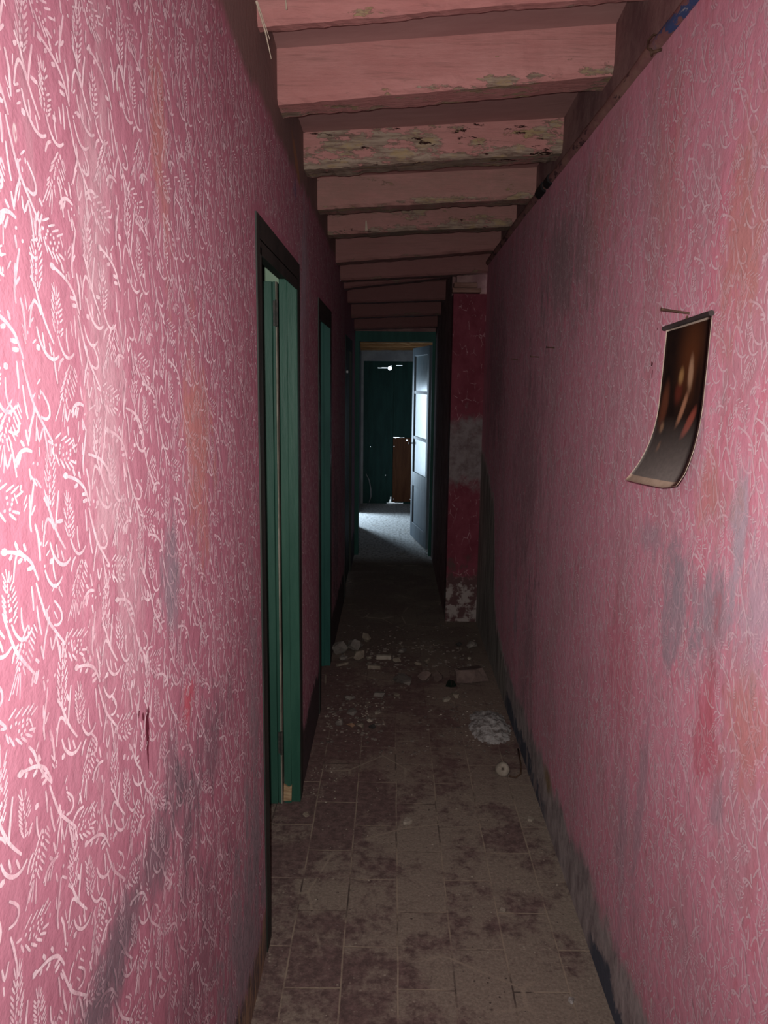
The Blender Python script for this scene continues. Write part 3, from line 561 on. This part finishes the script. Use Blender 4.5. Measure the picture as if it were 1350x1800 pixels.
m = MB(); m.tube([(-.33, 9.97, .40), (-.285, 9.965, .31), (-.265, 9.96, .20), (-.262, 9.96, .10), (-.285, 9.965, .02)], [.004, .007, .008, .007, .005], 6)
tag(m.build('curved_stick', greyP, smooth=True), 'thin curved grey stick leaning on the left leaf of the back door', 'stick')

# ------------------------------------------------------------------ pipe along the wall top
rnd = random.Random(5)
mb = MB(); pts = []
for i in range(60):
    y = 0.9 + 4.1 * i / 59; pts.append((XR + .002 + .0025 * mnoise.noise((y * 4, 0, 0)), y, 2.350 - (.02 * max(0, (y - 3.6) / 1.4)) + .003 * mnoise.noise((y * 3, 5, 0))))
mb.tube(pts, [.0175 + .003 * mnoise.noise((p[1] * 9, 2, 0)) for p in pts], 10)
pipe = mb.build('conduit_pipe', pipeM, smooth=True); tag(pipe, 'painted pipe running along the top of the right wall, peeling with blue patches', 'pipe')
mb = MB(); mb.tube([(XR - .001, 3.03, 2.349), (XR - .001, 3.11, 2.349)], .0205, 10); mb.tube([(XR - .001, 3.15, 2.349), (XR - .001, 3.27, 2.349)], .022, 10)
tag(mb.build('tape_wrap', simple('black_tape', (.008, .008, .008), (.016, .015, .015)), pipe), 'black tape wound round the pipe')
mb = MB(); mb.tube([(XR + .003, 1.850, 2.328), (XR - .020, 1.850, 2.322), (XR - .022, 1.852, 2.322)], [.003, .004, .009], 8)
tag(mb.build('wall_nail', rustM), 'rusty big headed nail holding the pipe at its blue end', 'nail')
mb = MB(); mb.tube([(XR + .010, 1.905, 2.378), (XR - .004, 1.905, 2.380), (XR - .016, 1.900, 2.366), (XR - .020, 1.890, 2.346), (XR - .014, 1.875, 2.333), (XR - .002, 1.865, 2.331)], .0022, 6)
tag(mb.build('wire_hook', rustM, smooth=True), 'thin rusty wire hook curling round the pipe above the nail', 'hook')
for (y, z, l, r, lab) in ((3.133, 1.699, .035, .0022, 'short dark nail in the right wall, nearest to the far corner but one'), (3.672, 1.704, .03, .0022, 'tiny dark nail in the right wall, farthest from the poster'), (2.844, 1.723, .03, .0022, 'small nail in the right wall, nearest to the poster on its left')):
    mb = MB(); mb.tube([(XR + .004, y, z), (XR - l, y - .004, z + .003), (XR - l - .001, y - .004, z + .003)], [r, r, r * 2.2], 6); tag(mb.build('nail', rustM), lab, 'nail', 'nails in the right wall')

# ------------------------------------------------------------------ poster curling off the right wall
def poster_shader():
    m = NT('printed_poster'); uv = m.n('UVMap').outputs[0]; u, v = m.xyz(uv)[0:2]
    n = m.noise(m.map(uv, scale=(.74, 1, 1)), 11, 6, .7); n2 = m.noise(m.map(uv, scale=(.74, 1, 1)), 30, 4)
    def blob(cu, cv, ru, rv, rot, soft=.3, k=.35):
        w = m.map(uv, scale=(ru, rv, 1e4), loc=(cu, cv, 0), rot=(0, 0, rot), typ='TEXTURE'); x = m.n('VectorMath', operation='LENGTH'); m.set(x.inputs[0], w)
        return m.ramp(m.math('ADD', x.outputs['Value'], m.math('MULTIPLY', m.math('SUBTRACT', n, .5), k)), 1.0, soft)
    c = m.mix(m.ramp(n, .35, .65), (0.010, 0.006, 0.005), (0.022, 0.012, 0.008))
    c = m.mix(m.math('MULTIPLY', blob(.66, .80, .42, .40, 0, 0, .3), .9), c, (0.12, 0.040, 0.014))
    c = m.mix(blob(.86, .62, .10, .30, 0, 0), c, (0.020, 0.009, 0.006))
    c = m.mix(blob(.17, .52, .13, .20, -.25, .3), c, (0.15, 0.052, 0.026))        # soft unrelated colour patches, as in an old print
    c = m.mix(blob(.48, .60, .12, .10, .3, .2), c, (0.13, 0.030, 0.018))
    c = m.mix(blob(.50, .69, .085, .07, .2, .2), c, (0.40, 0.23, 0.09))
    c = m.mix(blob(.70, .70, .075, .14, .1, .3), c, (0.44, 0.27, 0.16))
    c = m.mix(blob(.62, .50, .17, .055, .9, .3), c, (0.42, 0.21, 0.12))
    c = m.mix(blob(.80, .42, .16, .06, .7, .4), c, (0.30, 0.075, 0.05))
    c = m.mix(blob(.22, .385, .07, .05, 0, .2), c, (0.34, 0.20, 0.11))
    c = m.mix(blob(.30, .265, .05, .05, 0, .2), c, (0.24, 0.12, 0.06))
    c = m.mix(m.math('MULTIPLY', m.ramp(v, .46, .08, 0, 1, False), .95), c, m.mix(m.ramp(n2, .3, .7), (0.17, 0.155, 0.14), (0.21, 0.19, 0.17)))
    e = m.math('MINIMUM', m.math('MINIMUM', u, m.math('SUBTRACT', 1.0, u)), m.math('MULTIPLY', m.math('SUBTRACT', 1.0, v), 1.5))
    c = m.mix(m.ramp(e, .026, .022), c, (0.50, 0.42, 0.33)); c = m.mix(m.ramp(v, .055, .050), c, m.mix(m.ramp(n, .35, .65), (0.40, 0.30, 0.22), (0.48, 0.37, 0.28)))
    return m.done(c, .45, .3)
e = empty('wall_poster', (XR, 1.56, 1.72))
tag(e, 'dark brown old print hanging on the right pink wall, its lower end curling outward', 'poster')
invp = Matrix.Translation(-Vector(e.location))
Y0, Y1 = 1.448, 1.682; nU, nV = 10, 40; Vv = []; UV = []; F = []
prof = []; x, z, a = 0.004, 1.724, 0.0; L = 0.334; ds = L / nV
for j in range(nV + 1):
    prof.append((x, z)); t = j / nV; a = math.radians(2 + 2 * t + 50 * max(0, (t - .42) / .58) ** 1.25); x += math.sin(a) * ds; z -= math.cos(a) * ds
for layer in (0, 1):
    for j, (px, pz) in enumerate(prof):
        for i in range(nU + 1):
            u = i / nU; t = j / nV; y = Y1 + (Y0 - Y1) * u
            lift = .004 * math.sin(u * 3.14) * t; tz = -.010 * (1 - u)
            cr = .004 * max(0, 1 - 6 * (1 - u) - 8 * (1 - t))
            kx = .80 - .30 * u ** 1.5
            Vv.append((XR - .004 - (px - .004) * kx - lift + layer * .0012, y, pz + tz + cr * 2 - .012 * t * t * t)); UV.append((u, 1 - t))
N = (nU + 1) * (nV + 1)
for j in range(nV):
    for i in range(nU):
        q = [j * (nU + 1) + i, j * (nU + 1) + i + 1, (j + 1) * (nU + 1) + i + 1, (j + 1) * (nU + 1) + i]; F.append(tuple(q[::-1])); F.append(tuple(k + N for k in q))
def rimf(a, b): F.append((a, b, b + N, a + N))
for j in range(nV): rimf(j * (nU + 1), (j + 1) * (nU + 1)); rimf((j + 1) * (nU + 1) + nU, j * (nU + 1) + nU)
for i in range(nU): rimf(nV * (nU + 1) + i, nV * (nU + 1) + i + 1)
mb = MB(); mb.add(Vv, F); o = mb.build('sheet', poster_shader(), e, smooth=True); o.matrix_parent_inverse = invp
uvl = o.data.uv_layers.new(name='UVMap')
for l in o.data.loops: uvl.data[l.index].uv = UV[l.vertex_index]
mb = MB(); mb.tube([(XR - .007, Y1 + .005, 1.716), (XR - .007, Y0 - .005, 1.728)], .0055, 8); mb.build('top_rod', simple('tin_strip', (.05, .042, .04), (.10, .085, .08), rough=.5), e).matrix_parent_inverse = invp
mb = MB(); mb.tube([(XR - .006, 1.560, 1.722), (XR - .006, 1.563, 1.732), (XR - .006, 1.568, 1.728)], .0018, 6); mb.build('hanging_loop', rustM, e).matrix_parent_inverse = invp
mb = MB(); mb.tube([(XR + .004, 1.566, 1.737), (XR - .045, 1.600, 1.748), (XR - .046, 1.600, 1.748)], [.0022, .0026, .0045], 8)
tag(mb.build('picture_nail', rustM), 'long rusty nail sticking out above the poster', 'nail')

# ------------------------------------------------------------------ small things overhead
strawM = simple('dry_straw', (.62, .50, .38), (.75, .64, .50))
mb = MB(); mb.tube([(-.325, 1.93, 2.455), (-.308, 1.96, 2.40), (-.300, 1.99, 2.355)], [.0018, .0018, .0008], 5); mb.tube([(-.322, 1.93, 2.455), (-.312, 1.95, 2.425), (-.300, 1.97, 2.39)], [.0014, .0014, .0008], 5)
tag(mb.build('straw', strawM), 'two pale straws dangling at the left end of the nearest beam', 'straw')
mb = MB(); mb.tube([(-.142, 4.02, 2.385), (-.140, 4.015, 2.335)], [.003, .007], 5)
tag(mb.build('wood_splinter', strawM), 'pale wood splinter hanging in front of the fifth beam', 'splinter')
mb = MB(); mb.tube([(-.255, 1.92, 2.452), (-.253, 1.918, 2.432)], [.0015, .0022], 5)
tag(mb.build('wood_splinter', strawM), 'tiny pale splinter on the nearest beam beside the straws', 'splinter')

# ------------------------------------------------------------------ rubble
def stone_mat(name, a, b): return simple(name, a, b, (1, 1, 1), 25, .9, .5)
SM = {'tan': stone_mat('tan_rubble', (.19, .155, .12), (.27, .225, .175)), 'grey': stone_mat('grey_rubble', (.15, .130, .115), (.22, .195, .17)), 'brick': stone_mat('brick_rubble', (.125, .088, .078), (.175, .125, .108)), 'grit': stone_mat('grey_grit', (.10, .08, .07), (.20, .165, .14)),
      'pale': stone_mat('pale_plaster_chip', (.25, .215, .17), (.38, .33, .27)), 'white': simple('white_plaster', (.20, .175, .16), (.50, .48, .46), (1, 1, 1), 32, .9, .6, .38, .56), 'orange': stone_mat('orange_brick', (.22, .125, .08), (.28, .17, .11)), 'dark': stone_mat('dark_slate', (.03, .028, .026), (.07, .065, .06))}
def rock(name, x, y, sx, sy, sz, mat, seed, label, cat, group=None, rz=0.0, flat=False, z=0.0, tilt=0.0):
    r = random.Random(seed); bm = bmesh.new()
    for i in range(18):
        a = r.uniform(0, 6.283); q = r.uniform(.7, 1.0)
        if flat: bm.verts.new((math.cos(a) * q, math.sin(a) * q, r.choice((0, 1)) * r.uniform(.8, 1)))
        else:
            t = r.uniform(-1, 1); w = math.sqrt(1 - t * t); bm.verts.new((w * math.cos(a) * q, w * math.sin(a) * q, t * q))
    g = bmesh.ops.convex_hull(bm, input=bm.verts); bmesh.ops.delete(bm, geom=[v for v in bm.verts if not v.link_faces], context='VERTS')
    bmesh.ops.subdivide_edges(bm, edges=bm.edges, cuts=1, use_grid_fill=True)
    for v in bm.verts:
        v.co += Vector(mnoise.noise_vector(v.co * 2.3 + Vector((seed, 0, 0)))) * .09
    M = Matrix.Rotation(rz, 4, 'Z') @ Matrix.Rotation(tilt, 4, 'X') @ Matrix.Diagonal((sx / 2, sy / 2, sz / (1 if flat else 2), 1)); bmesh.ops.transform(bm, matrix=M, verts=bm.verts)
    lo = min(v.co.z for v in bm.verts)
    for v in bm.verts: v.co.z -= lo
    bmesh.ops.recalc_face_normals(bm, faces=bm.faces)
    me = bpy.data.meshes.new(name); bm.to_mesh(me); bm.free(); me.materials.append(SM[mat])
    o = bpy.data.objects.new(name, me); COL.objects.link(o); o.location = (x, y, z); tag(o, label, cat, group); return o
RB = 'rubble lumps along the passage floor'
rocks = [
 ('stone', -.141, 4.565, .062, .055, .075, 'tan', 1, 'upright oval tan stone standing behind the rubble pile', 'stone', 0),
 ('rubble_lump', -.285, 4.33, .095, .08, .095, 'grey', 2, 'grey lump at the left end of the rubble pile, against the wall', 'rubble', 0),
 ('rubble_lump', -.205, 4.41, .095, .09, .085, 'grey', 3, 'broad grey lump with a slanted top in the middle of the left pile', 'rubble', 0),
 ('rubble_lump', -.176, 4.24, .082, .075, .082, 'tan', 4, 'squarish lump at the front right of the left rubble pile', 'rubble', 0),
 ('rubble_lump', -.262, 4.24, .06, .06, .04, 'grey', 5, 'small low lump at the front of the left rubble pile', 'rubble', 0),
 ('plaster_chip', -.118, 4.25, .045, .035, .026, 'pale', 6, 'pale jagged plaster chip between the squarish lump and the broken lath', 'plaster', 0),
 ('rubble_lump', .045, 4.22, .055, .045, .036, 'tan', 7, 'small tan lump just right of the broken lath', 'rubble', 0),
 ('rubble_lump', .079, 4.38, .075, .05, .035, 'grey', 8, 'low grey lump lying behind the lath in mid passage', 'rubble', 0),
 ('rubble_lump', .165, 4.18, .05, .045, .03, 'tan', 9, 'left one of two tan lumps in mid passage behind the brick halves', 'rubble', 0),
 ('rubble_lump', .222, 4.215, .056, .045, .045, 'tan', 10, 'right one of two tan lumps in mid passage behind the brick halves', 'rubble', 0),
 ('brick_half', .197, 3.93, .082, .07, .065, 'brick', 11, 'left half of the broken reddish brick in mid passage', 'brick', 0),
 ('brick_half', .268, 3.94, .072, .07, .062, 'brick', 12, 'right half of the broken reddish brick, beside the dark shard', 'brick', 0),
 ('brick_slab', .455, 3.93, .20, .11, .075, 'brick', 13, 'big reddish slab tilted against the right wall', 'slab', 1),
 ('plaster_slab', .07, 3.93, .15, .10, .020, 'grey', 14, 'flat grey slab lying left of the broken brick', 'slab', 1),
 ('plaster_chip', -.045, 3.74, .06, .045, .018, 'grey', 15, 'flat grey chip in front of the flat grey slab', 'plaster', 1),
 ('plaster_chip', .04, 3.74, .045, .03, .014, 'tan', 16, 'flat tan chip right of the flat grey chip in mid floor', 'plaster', 1),
 ('plaster_chip', .296, 3.69, .045, .03, .014, 'pale', 17, 'pale flat chip in front of the dark shard', 'plaster', 1),
 ('plaster_chip', .345, 3.74, .05, .035, .02, 'tan', 18, 'tan chip right behind the pale chip near the tilted slab', 'plaster', 1),
 ('plaster_chip', -.048, 3.53, .05, .022, .012, 'pale', 19, 'long pale chip in mid floor behind the tan square fragment', 'plaster', 1),
 ('tile_fragment', -.086, 3.43, .036, .032, .02, 'pale', 20, 'tan square tile fragment right of the orange one', 'tile', 0),
 ('tile_fragment', -.128, 3.375, .055, .045, .028, 'tan', 21, 'tile fragment between the orange and the dark fragment', 'tile', 0),
 ('tile_fragment', -.176, 3.37, .045, .036, .028, 'orange', 22, 'orange brick fragment near the left wall', 'tile', 0),
 ('tile_fragment', -.072, 3.37, .05, .036, .018, 'dark', 23, 'dark fragment in front of the tan square fragment', 'tile', 0),
 ('rubble_lump', -.225, 3.39, .05, .045, .03, 'grey', 24, 'grey lump left of the orange fragment', 'rubble', 0),
 ('rubble_lump', -.178, 3.52, .065, .055, .035, 'grey', 25, 'grey lump behind the orange fragment', 'rubble', 0),
 ('rubble_lump', -.20, 3.68, .075, .055, .028, 'grey', 26, 'low grey lump by the left wall in front of the second door', 'rubble', 0),
 ('rubble_lump', .505, 4.47, .065, .06, .06, 'grey', 27, 'grey lump against the right wall below the bare plaster', 'rubble', 0),
 ('rubble_lump', .43, 4.52, .05, .045, .03, 'dark', 28, 'small dark lump left of the lump by the right wall', 'rubble', 0),
 ('rubble_lump', .47, 4.28, .03, .025, .02, 'pale', 29, 'pale pebble behind the tilted slab near the right wall', 'rubble', 0),
 ('plaster_chip', .076, 2.587, .036, .03, .012, 'pale', 30, 'pale chip on the tiles in the middle of the near floor', 'plaster', 1),
 ('plaster_chip', .534, 2.62, .022, .03, .010, 'pale', 31, 'pale chip at the foot of the right wall on the near floor', 'plaster', 1),
 ('plaster_chip', -.30, 2.62, .028, .032, .02, 'tan', 32, 'tan chip on the floor right under the first green door', 'plaster', 0),
 ('plaster_chip', .36, 2.12, .02, .016, .008, 'pale', 33, 'small pale chip on the dusty near floor, right of the joints', 'plaster', 1),
 ('plaster_chip', .49, 1.775, .018, .018, .008, 'white', 34, 'white crumb at the bottom right of the near floor', 'plaster', 1),
 ('plaster_chip', .43, 2.26, .02, .014, .006, 'tan', 35, 'tan flake near the dark crack on the right side of the near floor', 'plaster', 1),
]
for (nm, x, y, sx, sy, sz, mt, sd, lab, cat, fl_) in rocks:
    rock(nm, x, y, sx * 1.12, sy * 1.12, sz, mt, sd, lab, cat, RB, rz=sd * 1.7 if sd not in (13,) else .2, flat=bool(fl_), tilt=(.0 if sd != 13 else -.22))
def stick(x, y, l, w, h, rz, mat, label, tilt=0):
    mb = MB(); n = 6
    for i in range(n):
        a, b = -l / 2 + l * i / n, -l / 2 + l * (i + 1) / n; ja, jb = .0015 * math.sin(i * 2.1), .0015 * math.sin((i + 1) * 2.1)
        mb.hexa([(a, -w / 2 + ja, 0), (a, w / 2 + ja, 0), (b, w / 2 + jb, 0), (b, -w / 2 + jb, 0), (a, -w / 2 + ja, h), (a, w / 2 + ja, h), (b, w / 2 + jb, h), (b, -w / 2 + jb, h)])
    o = mb.build('wood_lath', mat); o.location = (x, y, .001); o.rotation_euler = (0, tilt, rz); tag(o, label, 'lath', 'broken laths in the rubble')
stick(-.03, 4.27, .085, .026, .024, .04, SM['pale'], 'broken pale lath lying crosswise in mid rubble'); stick(-.082, 4.115, .072, .022, .02, -.05, SM['tan'], 'shorter lath lying just in front of the pale lath')
stick(-.265, 4.16, .075, .014, .012, .6, SM['tan'], 'thin stick lying at a slant at the front of the left pile')
shM = NT('dark_bottle_glass'); shM = shM.done((.008, .014, .010), .06, .8)
mb = MB(); mb.add([(-.03, -.01, 0), (.0, -.022, 0), (.034, -.006, 0), (.02, .02, 0), (-.022, .018, 0), (-.020, -.006, .030), (.004, -.012, .042), (.020, .006, .026), (-.008, .012, .034)], [(0, 4, 3, 2, 1), (0, 1, 6, 5), (1, 2, 7, 6), (2, 3, 7), (3, 4, 8, 7), (4, 0, 5, 8), (5, 6, 7, 8)])
o = mb.build('glass_shard', shM, bevel=.002); o.location = (.332, 3.88, 0); tag(o, 'dark shiny bottle glass shard beside the broken reddish brick', 'shard')
# heap of white plaster powder by the right wall
n = 28; V = []; F = []
for j in range(n + 1):
    for i in range(n + 1):
        u, v = i / n * 2 - 1, j / n * 2 - 1; d = math.hypot(u * (1 + .25 * mnoise.noise((v * 2, 1, 0))), v) ; h = max(0, 1 - d * d) ** 1.1
        V.append((u * .10, v * .185, h * .030 * (1 + .5 * mnoise.noise((u * 3, v * 3, 4))) + (.009 * mnoise.noise((u * 9, v * 9, 2)) if h > 0.02 else 0) - .001))
for j in range(n):
    for i in range(n): a = j * (n + 1) + i; F.append((a, a + 1, a + n + 2, a + n + 1))
mb = MB(); mb.add(V, F); o = mb.build('plaster_heap', SM['white'], smooth=True); o.location = (.478, 3.40, 0); tag(o, 'heap of crumbled white plaster at the foot of the right wall', 'heap')
# pale ring shaped stone with a hole, and the dark wire running from it
V = []; F = []; n = 18; r = random.Random(4)
prof = [(.0055, -.010), (.014, -.016), (.026, -.012), (.031, 0), (.026, .012), (.014, .016), (.0055, .010), (.004, 0)]; rr = [1 + .16 * mnoise.noise((math.cos(k / n * 6.28), math.sin(k / n * 6.28), 3)) for k in range(n)]
for k in range(n):
    a = 2 * math.pi * k / n
    for (q, w) in prof: q2 = q * (rr[k] if q > .01 else 1); V.append((q2 * math.cos(a), q2 * math.sin(a), w))
c = len(prof)
for k in range(n):
    for q in range(c): F.append((k * c + q, ((k + 1) % n) * c + q, ((k + 1) % n) * c + (q + 1) % c, k * c + (q + 1) % c))
mb = MB(); mb.add(V, F); o = mb.build('ring_stone', SM['pale'], smooth=True); o.location = (.475, 2.95, .026); o.rotation_euler = (1.05, 0, .15); tag(o, 'pale round stone with a hole, near the right wall', 'stone')
mb = MB(); mb.tube([(.500, 2.93, .006), (.525, 2.92, .005), (.552, 2.95, .006), (.562, 3.02, .015), (.566, 3.12, .03)], .0035, 6); tag(mb.build('bent_wire', rustM, smooth=True), 'dark wire curving from the round stone to the right wall', 'wire')

# fine grit that nobody could count
r = random.Random(2); mb = MB()
for (mi, cnt, x0, x1, y0, y1, s0, s1) in [(0, 420, -.32, .57, 3.1, 4.9, .003, .009), (0, 170, -.30, -.02, 3.2, 3.75, .003, .010), (0, 130, .30, .57, 3.2, 3.7, .003, .008), (0, 170, -.32, .57, 2.2, 3.2, .0015, .004), (0, 160, -.30, .57, 1.6, 2.3, .001, .003), (0, 140, -.3, .5, 4.1, 4.6, .005, .014),
        (1, 80, -.32, .57, 2.2, 3.4, .0015, .004), (1, 50, .36, .57, 3.2, 3.6, .002, .006), (1, 70, -.30, .57, 1.6, 2.3, .001, .0035), (1, 40, -.3, .5, 3.3, 4.6, .003, .007), (1, 70, -.30, -.05, 3.3, 3.7, .003, .007), (1, 40, -.31, -.2, 2.7, 3.0, .0015, .004)]:
    for _ in range(cnt):
        x, y, s = r.uniform(x0, x1), r.uniform(y0, y1), r.uniform(s0, s1) * r.choice((.6, .8, 1, 1, 1.3)); a = r.uniform(0, 6.28); k = r.uniform(.4, 1); h = s * r.uniform(.3, .8)
        if ((x - .478) / .11) ** 2 + ((y - 3.40) / .2) ** 2 < 1 or any(abs(x - q[1]) < q[3] * .75 and abs(y - q[2]) < q[4] * .75 for q in rocks): continue
        P = []
        for z, q in ((0, 1), (h, .7)):
            for i in range(5): t = a + i * 1.2566 + r.uniform(-.3, .3); P.append((x + s * q * math.cos(t), y + s * q * k * math.sin(t), z))
        mb.add(P, [(4, 3, 2, 1, 0), (5, 6, 7, 8, 9)] + [(i, (i + 1) % 5, (i + 1) % 5 + 5, i + 5) for i in range(5)], mi)
tag(mb.build('floor_grit', [SM['grit'], SM['pale']]), 'grey and pale grit and crumbs scattered over the passage floor', 'grit', None, 'stuff')
